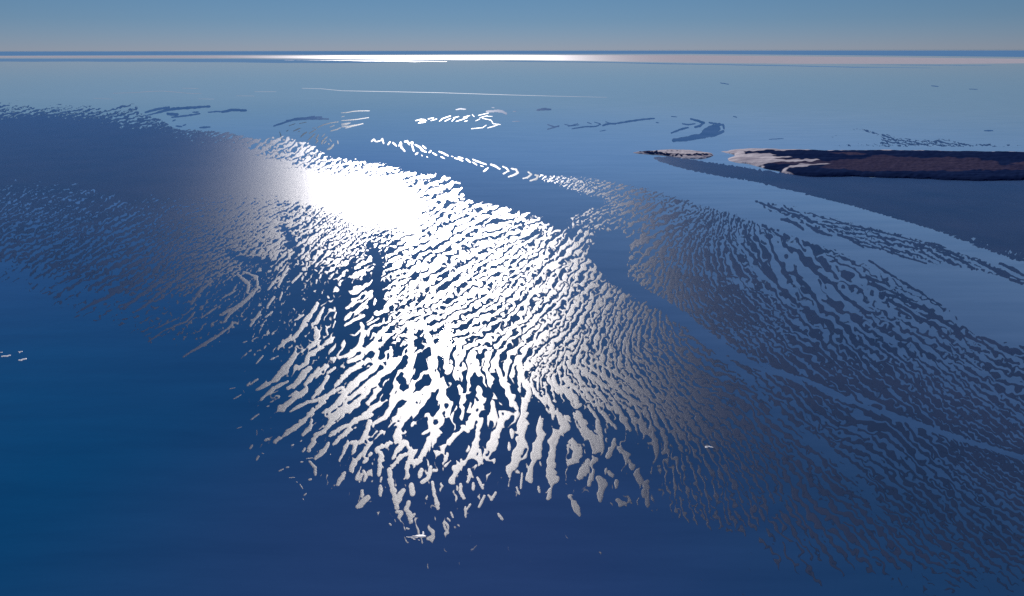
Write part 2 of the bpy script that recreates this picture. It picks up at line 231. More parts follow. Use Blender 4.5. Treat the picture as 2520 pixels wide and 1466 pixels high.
EASTS = [  # long bars of the tongue drawn one by one
 (Cc((480,716),(560,630),(680,560),(760,490),(800,380),(900,270),(960,160)),6.0),(Cc((240,1225),(420,1120),(560,1000),(640,900),(700,800),(790,720)),5.0),(Cc((240,1365),(420,1200),(600,1115)),3.4),
 (Cc((560,1420),(700,1320),(800,1240),(830,1190)),6.5),(Cc((640,1280),(700,1250),(760,1248)),3.6),(Cc((600,1200),(720,1130),(800,1030),(880,950)),6.0),(Cc((810,1150),(900,1060),(980,970),(1080,930)),5.6),(Cc((1080,1010),(1180,950)),4.0),
 (Cc((740,960),(830,890),(840,800),(980,720),(1090,620),(1160,580)),6.0),(Cc((860,700),(960,640),(970,540),(940,470)),8.0),(Cc((900,1320),(1020,1180),(1080,1060)),5.6),(Cc((660,1460),(860,1360)),4.0),(Cc((980,1370),(1130,1260),(1260,1190)),5.4),
 (Cc((1180,1160),(1300,1040),(1460,920),(1580,850)),8.0),(Cc((1180,1400),(1300,1230),(1500,1060),(1660,960),(1690,800),(1680,680)),8.0),(Cc((1300,1380),(1460,1240),(1640,1080),(1800,960),(1870,800),(1860,700)),5.5),
 (Cc((1350,880),(1480,820),(1560,720),(1680,600),(1820,460)),8.0),(Cc((1230,830),(1330,790),(1430,720),(1500,620),(1520,500),(1500,410)),6.5),(Cc((1300,430),(1400,370),(1530,310)),3.6),(Cc((1430,280),(1490,200),(1560,150)),6.5),(Cc((1320,220),(1400,160),(1520,120),(1600,50)),5.0),
 (Cc((1790,200),(1850,140),(1930,60)),6.0),(Cc((1580,420),(1720,340)),4.0),(Cc((1300,350),(1370,270)),4.2),(Cc((2100,420),(2110,700),(2110,900),(2090,1100),(2100,1300),(2080,1400)),12.0),(Cc((2240,340),(2320,560),(2390,760),(2420,960),(2460,1150)),9.0),
 (Cc((1980,1150),(1900,1220),(1850,1400)),6.5),(Cc((150,370),(270,300)),3.2),(Cc((350,190),(440,80)),3.0),(Cc((320,330),(410,260)),2.2),(Cc((260,430),(305,415)),1.8),(Cc((165,580),(195,520)),1.6),(Cc((210,900),(295,800)),2.0),(Cc((390,850),(480,805)),1.8),(Cc((340,500),(345,550)),1.2),
 (Cc((50,640),(100,625)),1.6),(Cc((125,750),(150,735)),1.3),(Cc((500,120),(530,20)),2.2),(Cc((1150,460),(1180,380)),2.6),(Cc((1170,330),(1190,270)),3.0),(Cc((1060,430),(1075,460)),1.8),(Cc((1660,170),(1670,100)),3.2),(Cc((1800,400),(1860,370)),2.6),(Cc((680,370),(790,300)),3.0),(Cc((920,410),(990,300),(1040,210)),4.0),
 (Cc((100,1165),(140,1120)),1.4),(Cc((175,1120),(235,1090)),1.8),
 (E((1310,1330),(1440,1250),(1560,1180),(1640,1120),(1665,1080)),3.4),(E((1600,1020),(1700,970),(1800,890),(1850,830)),5.0),(E((1610,1080),(1640,1020),(1700,980)),4.0),(E((1370,950),(1440,850),(1510,790)),4.2),(E((1440,1050),(1560,970)),2.6),(E((1240,1110),(1330,1080),(1390,1010)),3.0),
 (E((1110,1130),(1260,1060)),2.0),(E((1060,1225),(1160,1150),(1250,1110)),2.0),(E((550,1015),(660,950),(760,910),(820,860),(960,780),(1070,690)),4.2),(E((860,990),(960,930),(1080,830),(1150,780)),3.8),(E((1000,990),(1140,880),(1240,790)),3.6),(E((430,800),(560,740),(640,690)),3.2),(E((250,770),(380,700),(500,640)),2.8),
 (E((1650,740),(1720,700)),1.8),(E((1700,740),(1780,810),(1770,870)),5.0),(E((1740,720),(1840,760),(1840,850)),3.2),(E((1590,910),(1700,850)),2.0),(E((370,830),(410,815)),1.0),(E((300,880),(360,860)),.9),(E((530,1050),(570,1030)),.9),
 (E((1790,1110),(1860,1010)),3.2),(E((1910,970),(1960,900)),2.6),(E((1920,850),(1960,790),(2000,760)),3.6),(E((1990,830),(2060,680)),3.2),(E((2090,800),(2160,730)),3.0),
]

K = lambda *p: _s(1600, 1050, 2.443, p)
LOWER = [  # long bars of the lower tongue
 (D((500,600),(540,570),(640,500),(740,410),(850,310)),6),(D((700,555),(750,510),(765,440)),4),(D((745,650),(790,560),(870,500),(900,450),(1000,380),(1100,330)),7.5),(D((790,720),(850,660),(885,600)),5),
 (D((960,730),(1000,660),(1030,600),(1080,600),(1060,660)),5),(D((1050,800),(1080,720),(1120,680),(1190,600),(1270,520)),8),(D((1140,740),(1190,680)),4.5),(D((1240,830),(1250,740),(1270,700),(1230,650),(1330,600)),6),
 (D((1350,710),(1380,650),(1440,600),(1460,640)),6),(D((1345,770),(1400,700),(1500,660),(1460,740),(1450,840)),7),(D((1390,590),(1390,480),(1430,380),(1490,290),(1450,150),(1480,0)),14),
 (D((1500,760),(1560,670),(1640,560),(1700,480),(1680,400)),9.5),(D((1600,400),(1620,520)),6),(D((1480,470),(1500,390),(1560,330),(1570,270)),5),(D((1560,540),(1630,500)),4),
 (D((1610,0),(1640,100),(1680,200),(1700,330),(1750,420)),12),(D((1720,720),(1705,640),(1780,560),(1850,500)),5.5),(D((1840,480),(1880,520)),5),(D((1720,770),(1760,730)),3),
 (D((1765,880),(1790,800),(1870,730),(1920,640),(1960,530),(1970,430)),9),(D((1900,470),(1920,380),(1980,290),(1960,200)),12),(D((1985,760),(1990,690),(2060,600),(2110,460),(2060,330)),9.5),(D((1840,440),(1850,380)),4),(D((1830,340),(1850,280),(1820,200)),5.5),
 (D((2200,560),(2190,510)),4.5),(D((2180,650),(2175,600)),4),(D((2160,800),(2220,720),(2260,620),(2280,500),(2260,420),(2290,320),(2320,250)),11.5),(D((2330,870),(2300,740),(2370,680),(2400,560),(2390,440)),11),
 (D((2080,0),(2130,160),(2200,300),(2240,370)),9),(D((1930,0),(1960,120)),12),(D((2250,0),(2260,120),(2310,220)),13),(D((2340,200),(2390,280),(2440,320)),6),
 (D((380,310),(480,230),(590,165)),3.2),(D((380,225),(500,150),(560,60),(640,0)),6),(D((570,340),(660,260),(730,210)),6),(D((610,380),(740,310),(830,290),(960,210)),4.5),(D((600,270),(660,240)),3.4),(D((780,270),(830,210),(880,130)),6),
 (D((860,390),(960,310),(1050,200),(1180,90)),8),(D((890,420),(1010,350),(1130,270),(1220,170),(1300,60)),8),(D((720,180),(800,110),(870,60)),6),(D((630,200),(700,110),(740,70)),7),
 (D((900,550),(1000,490),(1110,430),(1200,400)),6.5),(D((920,610),(1000,540),(1080,490)),5),(D((1000,310),(1080,260),(1160,200),(1230,130)),6.5),(D((1160,320),(1210,280),(1240,200)),6),(D((1110,600),(1160,540),(1180,450)),7),
 (D((1130,400),(1230,340),(1300,300)),5.5),(D((1200,470),(1290,410),(1350,340),(1390,240),(1370,180)),8),(D((1270,100),(1340,60),(1400,0)),8),
 (K((60,880),(20,840),(45,750),(35,600),(80,530),(140,500),(150,420)),11),(K((190,600),(225,650),(200,730)),14),(K((230,850),(300,760),(350,720)),11),(K((310,900),(340,800)),6),
 (K((0,270),(40,370),(110,430),(140,480)),10),(K((20,150),(80,220),(170,240),(220,330)),11),(K((220,400),(270,500),(290,570)),11),(K((120,140),(190,200),(250,250)),7),(K((330,540),(370,650),(385,560),(370,460)),12),
 (K((310,350),(370,430)),4),(K((400,380),(450,440),(500,500)),4.5),(K((300,280),(330,300)),9),(K((345,330),(390,330)),9),(K((290,225),(350,220),(420,310)),6),(K((450,350),(510,360),(560,440),(600,510)),8),(K((480,290),(510,360)),4),
 (K((640,430),(700,500),(780,580),(790,660)),9),(K((440,700),(480,620),(490,580)),6),(K((520,640),(590,720),(610,790)),8),(K((370,860),(400,900),(390,1000)),10),(K((430,800),(460,830)),8),(K((500,870),(500,920)),5),(K((650,820),(700,900),(720,1040)),10),
 (K((510,1020),(550,1040)),8),(K((170,980),(200,1050),(240,1110)),6),(K((0,960),(20,940),(10,1000)),5),(K((240,60),(330,130),(440,210)),7),(K((270,30),(420,130),(560,260),(680,340)),6),(K((360,20),(520,120),(640,190),(760,290)),5),
]

def field():
    rng = np.random.RandomState(20)
    noise = lambda: np.fft.rfft2(rng.randn(NY, NX).astype(np.float32))
    fy = np.fft.fftfreq(NY, DY)[:, None]; fx = np.fft.rfftfreq(NX, DX)[None, :]
    fr = np.hypot(fx, fy) + 1e-9; fa = np.arctan2(fy, fx)
    X = GX0 + (np.arange(NX) + .5) * DX; Y = GY0 + (np.arange(NY) + .5) * DY
    # low resolution maps of direction and spacing
    cx, cy = np.meshgrid(X[::8], Y[::8]); w_ = np.zeros_like(cx); c2 = w_.copy(); s2 = w_.copy(); ll = w_.copy()
    for (x, y, a, l) in FLOW:
        w = 1 / (((cx - x) ** 2 + (1.3 * (cy - y)) ** 2) + 500.) ** 2
        w_ += w; c2 += w * math.cos(2 * math.radians(a)); s2 += w * math.sin(2 * math.radians(a)); ll += w * math.log(l * (.84 if x < 1900 else .95))
    def up(m, k=8):
        h, v = m.shape
        yi = (np.arange(NY) / k).clip(0, h - 1.001); xi = (np.arange(NX) / k).clip(0, v - 1.001)
        y0 = yi.astype(int); x0 = xi.astype(int); ty = (yi - y0)[:, None]; tx = (xi - x0)[None, :]
        r0 = m[y0]; r1 = m[y0 + 1]
        m_ = r0 * (1 - ty) + r1 * ty
        return m_[:, x0] * (1 - tx) + m_[:, x0 + 1] * tx
    th = 0.5 * np.arctan2(up(s2 / w_), up(c2 / w_)); lam = up(ll / w_)       # ridge direction (image up positive), ln spacing
    lf = np.fft.irfft2(noise() * np.exp(-2 * math.pi ** 2 * 55 ** 2 * fr ** 2), s=(NY, NX)); lam = lam + .20 * lf / lf.std()
    lf = np.fft.irfft2(noise() * np.exp(-2 * math.pi ** 2 * 40 ** 2 * fr ** 2), s=(NY, NX)); th = th + .12 * lf / lf.std()
    NT = 12; LAMS = np.log([5., 8., 13., 21., 34., 48.])
    def oriented(S, sig_a, sig_r, dl=0.0, da=0.0):
        out = np.zeros((NY, NX), np.float32)
        tt = ((th + da) / math.pi * NT) % NT; lt = np.clip((lam + dl - LAMS[0]) / (LAMS[-1] - LAMS[0]) * 5, 0, 5)
        lt = np.interp(lam + dl, LAMS, np.arange(6))
        for j in range(6):
            wl = np.clip(1 - np.abs(lt - j), 0, 1)
            if wl.max() == 0: continue
            rad = np.exp(-np.log(fr * math.exp(LAMS[j])) ** 2 / (2 * sig_r ** 2))
            rows = np.where(wl.max(1) > 0)[0]
            for i in range(NT):
                d = np.abs(tt - i); wt = np.clip(1 - np.minimum(d, NT - d), 0, 1) * wl
                if wt.max() == 0: continue
                # wave vector is perpendicular to the ridge; array y points down, so the ridge angle is -a there
                k = -i * math.pi / NT + math.pi / 2
                da_ = np.angle(np.exp(2j * (fa - k))) / 2
                K = rad * np.exp(-da_ ** 2 / (2 * sig_a ** 2))
                f = np.fft.irfft2(S * K, s=(NY, NX)); f /= f.std()
                out += (wt * f).astype(np.float32)
        return out / (out.std() + 1e-9)
    S1 = noise()
    n0 = oriented(S1, .26, .42)
    n1 = oriented(np.fft.rfft2(np.tanh(1.4 * n0) + .7 * np.fft.irfft2(S1, s=(NY, NX))), .25, .46)
    n2 = oriented(noise(), .50, .5, dl=-.15, da=.75)
    n3 = oriented(noise(), 1.2, .5, dl=-.9)
    n4 = oriented(noise(), .6, .4, dl=.8)
    n5 = oriented(noise(), 1.2, .4, dl=-.1, da=-.6)
    wt = (.5 + .5 / (1 + np.exp(-(Y[:, None] - 350) / 18))) * (.72 + .28 / (1 + np.exp(-(X[None, :] - 620) / 60)))
    wt = wt - .6 / (1 + np.exp(-(Y[:, None] - 900) / 50)) / (1 + np.exp(-(X[None, :] - 1520) / 60))
    N = n1 + wt * (.42 * n2 + .18 * n3 + .40 * n4 + .34 * n5)
    # bend the pattern: crests wander by a fraction of their spacing
    L = np.exp(lam)
    wa = oriented(noise(), 1.2, .5, dl=.6); wb = oriented(noise(), 1.2, .5, dl=.6)
    jj = (np.arange(NX)[None, :] + .15 * L * wa / DX).clip(0, NX - 1.01); ii = (np.arange(NY)[:, None] + (.13 * L * wb) / DY).clip(0, NY - 1.01)
    i0 = ii.astype(int); j0 = jj.astype(int); ti = ii - i0; tj = jj - j0
    N = N[i0, j0] * (1 - ti) * (1 - tj) + N[i0 + 1, j0] * ti * (1 - tj) + N[i0, j0 + 1] * (1 - ti) * tj + N[i0 + 1, j0 + 1] * ti * tj
    N /= N.std()
    # level map
    k = 2; x2, y2 = X[::k], Y[::k]; PX, PY = np.meshgrid(x2, y2)
    g = np.full(PX.shape, -4.5)
    ffy = np.fft.fftfreq(len(y2), DY * k)[:, None]; ffx = np.fft.rfftfreq(len(x2), DX * k)[None, :]; f2 = ffx ** 2 + ffy ** 2
    for poly, val, sig in AREAS:
        m = np.zeros(PX.shape, bool); n = len(poly)
        for i in range(n):
            (ax, ay), (bx, by) = poly[i], poly[(i + 1) % n]
            if ay == by: continue
            r = np.where((y2 >= min(ay, by)) & (y2 < max(ay, by)))[0]
            if len(r) == 0: continue
            xc = ax + (y2[r] - ay) * (bx - ax) / (by - ay)
            m[r] ^= x2[None, :] < xc[:, None]
        m = np.fft.irfft2(np.fft.rfft2(m.astype(float)) * np.exp(-2 * math.pi ** 2 * sig ** 2 * f2), s=PX.shape).clip(0, 1)
        g = g * (1 - m) + val * m
    g = up(g, k)
    def stroke(pts, w, fn):
        R = w * 3 + 6
        xs = [p[0] for p in pts]; ys = [p[1] for p in pts]
        i0, i1 = int((min(ys) - R - GY0) / DY), int((max(ys) + R - GY0) / DY) + 1; j0, j1 = int((min(xs) - R - GX0) / DX), int((max(xs) + R - GX0) / DX) + 1
        i0, j0 = max(i0, 0), max(j0, 0); i1, j1 = min(i1, NY), min(j1, NX)
        if i1 <= i0 or j1 <= j0: return
        xx, yy = np.meshgrid(X[j0:j1], Y[i0:i1]); d = np.full(xx.shape, 1e9); t_tot = max(1, len(pts) - 1)
        for q in range(len(pts) - 1):
            (ax, ay), (bx, by) = pts[q], pts[q + 1]; L = (bx - ax) ** 2 + (by - ay) ** 2 + 1e-9
            t = (((xx - ax) * (bx - ax) + (yy - ay) * (by - ay)) / L).clip(0, 1)
            e = np.hypot(xx - ax - t * (bx - ax), yy - ay - t * (by - ay))
            s = (q + t) / t_tot; taper = .45 + .55 * np.sin(math.pi * (.12 + .76 * s)) ** .7
            d = np.minimum(d, e / (w * taper))
        g[i0:i1, j0:j1] = fn(g[i0:i1, j0:j1], d)
    for pts, w, v in CUTS:
        stroke(pts, w, lambda a, d: a + v * np.clip(1.6 - d, 0, 1))
    # the surveyed relief peters out beyond its edges
    ex = np.clip((np.minimum(X - GX0, GX1 - X) / 150), 0, 1); ey = np.clip((GY1 - Y) / 80, 0, 1)
    g -= 6 * (1 - ex)[None, :] ** 2 + 6 * (1 - ey)[:, None] ** 2
    for grp in (DARK, EASTS, LOWER):
        for pts, w in grp:
            w = max(w, 1.5) * (1.02 if grp is LOWER else .92)
            stroke(pts, w, lambda a, d: np.maximum(a, 3.4 - 3.4 * d))
    return X, Y, N, g, th, lam
# ---------------------------------------------------------------- end of relief
# ------------------------------------------------------------ materials
def node(n, t, **kw):
    x = n.new(t)
    for k, v in kw.items(): setattr(x, k, v)
    return x

def noise_tex(n, l, vec, scale, detail=3.0, rough=.55):
    t = n.new('ShaderNodeTexNoise'); t.inputs['Scale'].default_value = scale; t.inputs['Detail'].default_value = detail; t.inputs['Roughness'].default_value = rough
    l.new(vec, t.inputs['Vector']); return t

def ramp(n, l, fac, stops):
    r = n.new('ShaderNodeValToRGB')
    while len(r.color_ramp.elements) < len(stops): r.color_ramp.elements.new(.5)
    for e, (p, c) in zip(r.color_ramp.elements, stops): e.position = p; e.color = (*c, 1)
    l.new(fac, r.inputs[0]); return r

def wet(name, lo, hi, alpha, ior, patch=.02, bumps=(), spec=1.0, film=None, wide=None):
    """wet matt ground or turbid water under a reflecting film"""
    m, n, l, b = mat(name); n.remove(b)
    o = n['Material Output']; g = n.new('ShaderNodeNewGeometry'); pos = g.outputs['Position']
    a = noise_tex(n, l, pos, patch, 5)
    c = ramp(n, l, a.outputs[0], [(.3, lo), (.7, hi)])
    nrm = None
    for scale, dist, det in bumps:
        f = noise_tex(n, l, pos, scale, det, .6)
        bp = n.new('ShaderNodeBump'); bp.inputs['Strength'].default_value = 1; bp.inputs['Distance'].default_value = dist
        l.new(f.outputs[0], bp.inputs['Height'])
        if nrm: l.new(nrm, bp.inputs['Normal'])
        nrm = bp.outputs[0]
    d = n.new('ShaderNodeBsdfDiffuse'); gl = n.new('ShaderNodeBsdfGlossy'); gl.distribution = 'BECKMANN'
    gl.inputs['Roughness'].default_value = math.sqrt(alpha); gl.inputs['Color'].default_value = (spec, spec, spec, 1)
    gout = gl.outputs[0]; gls = [gl]
    if wide:            # coarser facets among the fine ones
        g2 = n.new('ShaderNodeBsdfGlossy'); g2.distribution = 'BECKMANN'; g2.inputs['Roughness'].default_value = math.sqrt(wide[0]); g2.inputs['Color'].default_value = (spec, spec, spec, 1)
        gm = n.new('ShaderNodeMixShader'); gm.inputs[0].default_value = wide[1]; l.new(gl.outputs[0], gm.inputs[1]); l.new(g2.outputs[0], gm.inputs[2]); gout = gm.outputs[0]; gls.append(g2)
    fr = n.new('ShaderNodeFresnel'); fr.inputs['IOR'].default_value = ior
    mx = n.new('ShaderNodeMixShader')
    l.new(c.outputs[0], d.inputs['Color'])
    if nrm:
        for x in gls + [fr]: l.new(nrm, x.inputs['Normal'])
    if film is None: l.new(fr.outputs[0], mx.inputs[0])
    else: mx.inputs[0].default_value = film        # patchy film: crystals and wavelets hide each other at grazing view
    l.new(d.outputs[0], mx.inputs[1]); l.new(gout, mx.inputs[2]); l.new(mx.outputs[0], o.inputs['Surface'])
    return m

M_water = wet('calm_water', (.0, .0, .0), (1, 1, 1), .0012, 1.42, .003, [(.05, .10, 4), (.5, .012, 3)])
def paint_water_tones(m):
    """brightness painted into the water colour by position: dark near, pale further out"""
    n, l = m.node_tree.nodes, m.node_tree.links
    g = next(x for x in n if x.type == 'NEW_GEOMETRY'); d = next(x for x in n if x.type == 'BSDF_DIFFUSE')
    nz = next(x for x in n if x.type == 'TEX_NOISE')
    sp = n.new('ShaderNodeSeparateXYZ'); l.new(g.outputs['Position'], sp.inputs[0])
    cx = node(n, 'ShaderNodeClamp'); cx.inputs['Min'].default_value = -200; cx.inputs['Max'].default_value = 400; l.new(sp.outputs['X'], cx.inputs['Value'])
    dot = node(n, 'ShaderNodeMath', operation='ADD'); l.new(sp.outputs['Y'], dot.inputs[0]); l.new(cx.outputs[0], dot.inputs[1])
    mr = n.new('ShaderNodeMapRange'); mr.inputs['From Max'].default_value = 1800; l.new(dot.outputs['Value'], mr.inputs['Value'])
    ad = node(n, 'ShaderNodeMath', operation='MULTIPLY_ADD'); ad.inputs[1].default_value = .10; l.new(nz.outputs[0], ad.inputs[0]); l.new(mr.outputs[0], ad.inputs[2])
    r = ramp(n, l, ad.outputs[0], [(.07, (.002, .070, .185)), (.13, (.008, .062, .170)), (.19, (.020, .064, .150)), (.25, (.050, .110, .225)), (.38, (.11, .195, .31)), (.5, (.17, .28, .38)), (.7, (.23, .35, .45)), (1.0, (.34, .45, .53))])  # painted tones by ground position, adding brightness beyond the reflected sky
    # violet tint painted into the near water's colour, fading out from one point
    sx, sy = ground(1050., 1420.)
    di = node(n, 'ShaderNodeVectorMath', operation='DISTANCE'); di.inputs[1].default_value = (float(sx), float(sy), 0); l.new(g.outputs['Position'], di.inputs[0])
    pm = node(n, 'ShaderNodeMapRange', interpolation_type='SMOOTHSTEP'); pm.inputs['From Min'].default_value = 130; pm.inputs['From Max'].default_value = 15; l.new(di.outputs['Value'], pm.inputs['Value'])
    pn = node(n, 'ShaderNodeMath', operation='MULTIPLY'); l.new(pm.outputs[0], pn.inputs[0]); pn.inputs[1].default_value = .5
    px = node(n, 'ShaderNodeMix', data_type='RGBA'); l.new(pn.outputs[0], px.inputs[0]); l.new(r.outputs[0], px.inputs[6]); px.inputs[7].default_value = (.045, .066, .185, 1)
    mp = n.new('ShaderNodeMapping'); mp.inputs['Rotation'].default_value = (0, 0, .25); mp.inputs['Scale'].default_value = (.012, .07, 1); l.new(g.outputs['Position'], mp.inputs[0])
    sn = noise_tex(n, l, mp.outputs[0], 1.0, 6, .62); sr = ramp(n, l, sn.outputs[0], [(.3, (.86, .88, .90)), (.7, (1.14, 1.10, 1.08))])
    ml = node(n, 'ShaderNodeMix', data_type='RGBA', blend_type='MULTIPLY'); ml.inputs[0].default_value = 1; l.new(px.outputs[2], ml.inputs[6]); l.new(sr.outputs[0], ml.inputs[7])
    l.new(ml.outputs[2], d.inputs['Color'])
paint_water_tones(M_water)
M_sea = wet('windy_water', (.10, .24, .44), (.13, .28, .48), .05, 1.33, .001, film=.30)
M_mud = wet('far_mud', (.13, .27, .45), (.18, .32, .48), .05, 1.33, .001, film=.35)
M_sand = wet('wet_sand', (.019, .038, .083), (.036, .052, .100), .145, 1.36, .02, [(4.0, .045, 3)], spec=.82, wide=(.24, .34))
M_salt = wet('dry_salt', (.50, .47, .49), (.62, .57, .56), .30, 1.35, .02, [(.4, .1, 3)], film=.10)
M_bar = wet('damp_sand', (.05, .10, .15), (.09, .14, .19), .16, 1.36, .02, [(4.0, .045, 3)], film=.075)
M_dim = wet('sunken_sand', (.05, .14, .31), (.08, .18, .37), .16, 1.36, .02, film=.02)
M_foam = wet('salt_foam', (.60, .60, .62), (.80, .80, .80), .3, 1.35, 1, film=.06)
M_thin = wet('thin_foam', (.28, .36, .45), (.45, .52, .60), .3, 1.35, .02, film=.03)

def waterline(m):
    """the sand shows through only gradually where the film of water over it thins out"""
    n, l = m.node_tree.nodes, m.node_tree.links; o = n['Material Output']; src = o.inputs['Surface'].links[0].from_socket
    a = n.new('ShaderNodeAttribute'); a.attribute_name = 'rise'
    r = node(n, 'ShaderNodeMapRange', interpolation_type='SMOOTHSTEP'); r.inputs['From Min'].default_value = -.18; r.inputs['From Max'].default_value = .45
    l.new(a.outputs['Fac'], r.inputs['Value'])
    tr = n.new('ShaderNodeBsdfTransparent'); mx = n.new('ShaderNodeMixShader')
    l.new(r.outputs[0], mx.inputs[0]); l.new(tr.outputs[0], mx.inputs[1]); l.new(src, mx.inputs[2]); l.new(mx.outputs[0], o.inputs['Surface'])
for m_ in (M_sand, M_bar, M_dim): waterline(m_)

# ------------------------------------------------------------ water out to the horizon
def disc(name, radii, nseg, m, z=0.0):
    vs = [(0, 0, z)]; fs = []
    for r in radii:
        vs += [(r * math.sin(2 * math.pi * k / nseg), r * math.cos(2 * math.pi * k / nseg), z) for k in range(nseg)]
    for k in range(nseg): fs.append((0, 1 + (k + 1) % nseg, 1 + k))
    for i in range(len(radii) - 1):
        a, b2 = 1 + i * nseg, 1 + (i + 1) * nseg
        for k in range(nseg):
            k2 = (k + 1) % nseg; fs.append((a + k, a + k2, b2 + k2, b2 + k))
    me = bpy.data.meshes.new(name); me.from_pydata(vs, [], fs); me.materials.append(m); me.shade_smooth()
    o = bpy.data.objects.new(name, me); col.objects.link(o); return o
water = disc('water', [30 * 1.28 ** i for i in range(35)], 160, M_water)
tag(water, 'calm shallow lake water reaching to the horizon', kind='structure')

def strip(name, top, bot, m, z, n=160, rag=0.0, kind='structure', label=None):
    """a flat body of ground or water between two shorelines given in survey coordinates; a slab with thickness"""
    xs = np.linspace(top[0][0], top[-1][0], n)
    yt = np.interp(xs, [p[0] for p in top], [p[1] for p in top]); yb = np.interp(xs, [p[0] for p in bot], [p[1] for p in bot])
    rr = np.random.RandomState(len(name) + int(z * 100)); wob = np.convolve(rr.randn(n + 8), np.ones(9) / 3, 'valid')
    yb = np.maximum(yb + rag * wob, yt + .02)
    rows = [yt + (yb - yt) * t for t in np.linspace(0, 1, 5)]
    P = [ground(xs, r) for r in rows]
    vs = []; zz = [-.5, z, z, z, -.5]
    for r, (gx, gy) in enumerate(P): vs += [(gx[i], gy[i], zz[r]) for i in range(n)]
    fs = [(r * n + i, (r + 1) * n + i, (r + 1) * n + i + 1, r * n + i + 1) for r in range(4) for i in range(n - 1)]
    me = bpy.data.meshes.new(name); me.from_pydata(vs, [], fs); me.materials.append(m); me.shade_smooth()
    o = bpy.data.objects.new(name, me); col.objects.link(o); tag(o, label, kind=kind); return o

strip('sea', [(-900, 128), (0, 125.4), (2520, 121.6), (3500, 120)], [(-900, 139), (0, 139), (1260, 134.2), (1700, 134.2), (2100, 138.5), (2520, 143.5), (3500, 150)], M_sea, .3, label='deep blue strip of open water along the horizon')
strip('salt_flat', [(-900, 137), (0, 137.6), (400, 136.6), (1260, 134), (1700, 134), (2100, 138), (2520, 143), (3500, 150)],
      [(-900, 141.5), (0, 141.6), (600, 142.5), (900, 146.5), (1100, 148), (1300, 149), (1500, 152), (1700, 156), (2000, 158.5), (2300, 158.5), (2520, 156.5), (3500, 158)], M_salt, .9, rag=.25, label='long pale salt flat shining below the horizon')
for i, (t, b2) in enumerate([
    ([(-900, 142), (0, 142.5), (600, 143), (900, 147), (1100, 148.3)], [(-900, 150), (0, 152.5), (200, 153), (500, 154.5), (800, 157), (1000, 153), (1100, 148.6)]),
    ([(1100, 148.5), (1300, 149.3), (1500, 152), (1700, 156), (1900, 159), (2080, 163), (2290, 166.3)], [(1100, 149), (1300, 152.5), (1500, 154.5), (1700, 159), (1900, 162.5), (2080, 165.8), (2290, 166.8)]),
    ([(2140, 158.6), (2280, 158.8), (2440, 160.6)], [(2140, 158.9), (2280, 161), (2440, 161)]),
]):
    strip('mud_flat', t, b2, M_mud, .35 + .02 * i, rag=.35, label='dark wet mud flat in front of the far salt')
strip('salt_flat', [(700, 147.5), (860, 147), (1000, 148.5), (1100, 150.5)], [(700, 147.8), (860, 150), (1000, 152), (1100, 151)], M_salt, .6, rag=.3, label='thin outlying streak of pale salt')

# ------------------------------------------------------------ the sand relief
AMP = .010
X, Y, N, G, TH, LAM = field()
SXX, SYY = np.meshgrid(X, Y)
WX, WY = ground(SXX, SYY)
Hh = N + G
def relief(h):
    return AMP * (np.where(h > 0, 1.6 * np.tanh(h / 1.6), h).clip(-1.2, 2) + .3)
hm = np.maximum(np.maximum(Hh[:-1, :-1], Hh[1:, :-1]), np.maximum(Hh[:-1, 1:], Hh[1:, 1:]))
flats = grid_mesh('sand_flats', WX, WY, relief(Hh), hm > -.2, M_sand, {'rise': Hh})
tag(flats, 'maze of rippled wet sand ridges standing just out of the shallow water', kind='structure')

def ordinal(k):
    return '%d%s' % (k, 'th' if 10 < k % 100 < 14 else {1: 'st', 2: 'nd', 3: 'rd'}.get(k % 10, 'th'))

def bar(name, pts, w, m=None, seed=0, wmin=.6):
    """one low sandbar: a domed mound with a ragged waterline, along a survey line"""
    w = max(w * .55, wmin)
    R_ = w * 2.2 + 3; xs = [p[0] for p in pts]; ys = [p[1] for p in pts]
    st = min(.8, w / 2.2)
    gx = np.arange(min(xs) - R_, max(xs) + R_, st * 1.4); gy = np.arange(min(ys) - R_, max(ys) + R_, st * .8)
    xx, yy = np.meshgrid(gx, gy)
    d = np.full(xx.shape, 1e9); n = max(1, len(pts) - 1)
    for q in range(len(pts) - 1):
        (ax, ay), (bx, by) = pts[q], pts[q + 1]; L = (bx - ax) ** 2 + (by - ay) ** 2 + 1e-9
        t = (((xx - ax) * (bx - ax) + (yy - ay) * (by - ay)) / L).clip(0, 1)
        e = np.hypot(xx - ax - t * (bx - ax), yy - ay - t * (by - ay)); s = (q + t) / n
        d = np.minimum(d, e / (w * (.5 + .5 * np.sin(math.pi * (.12 + .76 * s)) ** .7)))
    rr = np.random.RandomState(seed + 5)
    nz = 0
    for k in range(9):
        fq = .8 / w * (1 + k * .45); a = rr.uniform(0, 6.28)
        nz = nz + np.sin(fq * (xx * math.cos(a) + yy * 1.5 * math.sin(a)) + rr.uniform(0, 6.28)) / (1 + .25 * k)
    h = 1.15 - 1.15 * d + .13 * nz
    px, py = ground(xx, yy)
    hm = np.maximum(np.maximum(h[:-1, :-1], h[1:, :-1]), np.maximum(h[:-1, 1:], h[1:, 1:]))
    return grid_mesh(name, px, py, relief(h * 1.3), hm > -.12, m or M_sand, {'rise': h * 2.0 + .2})

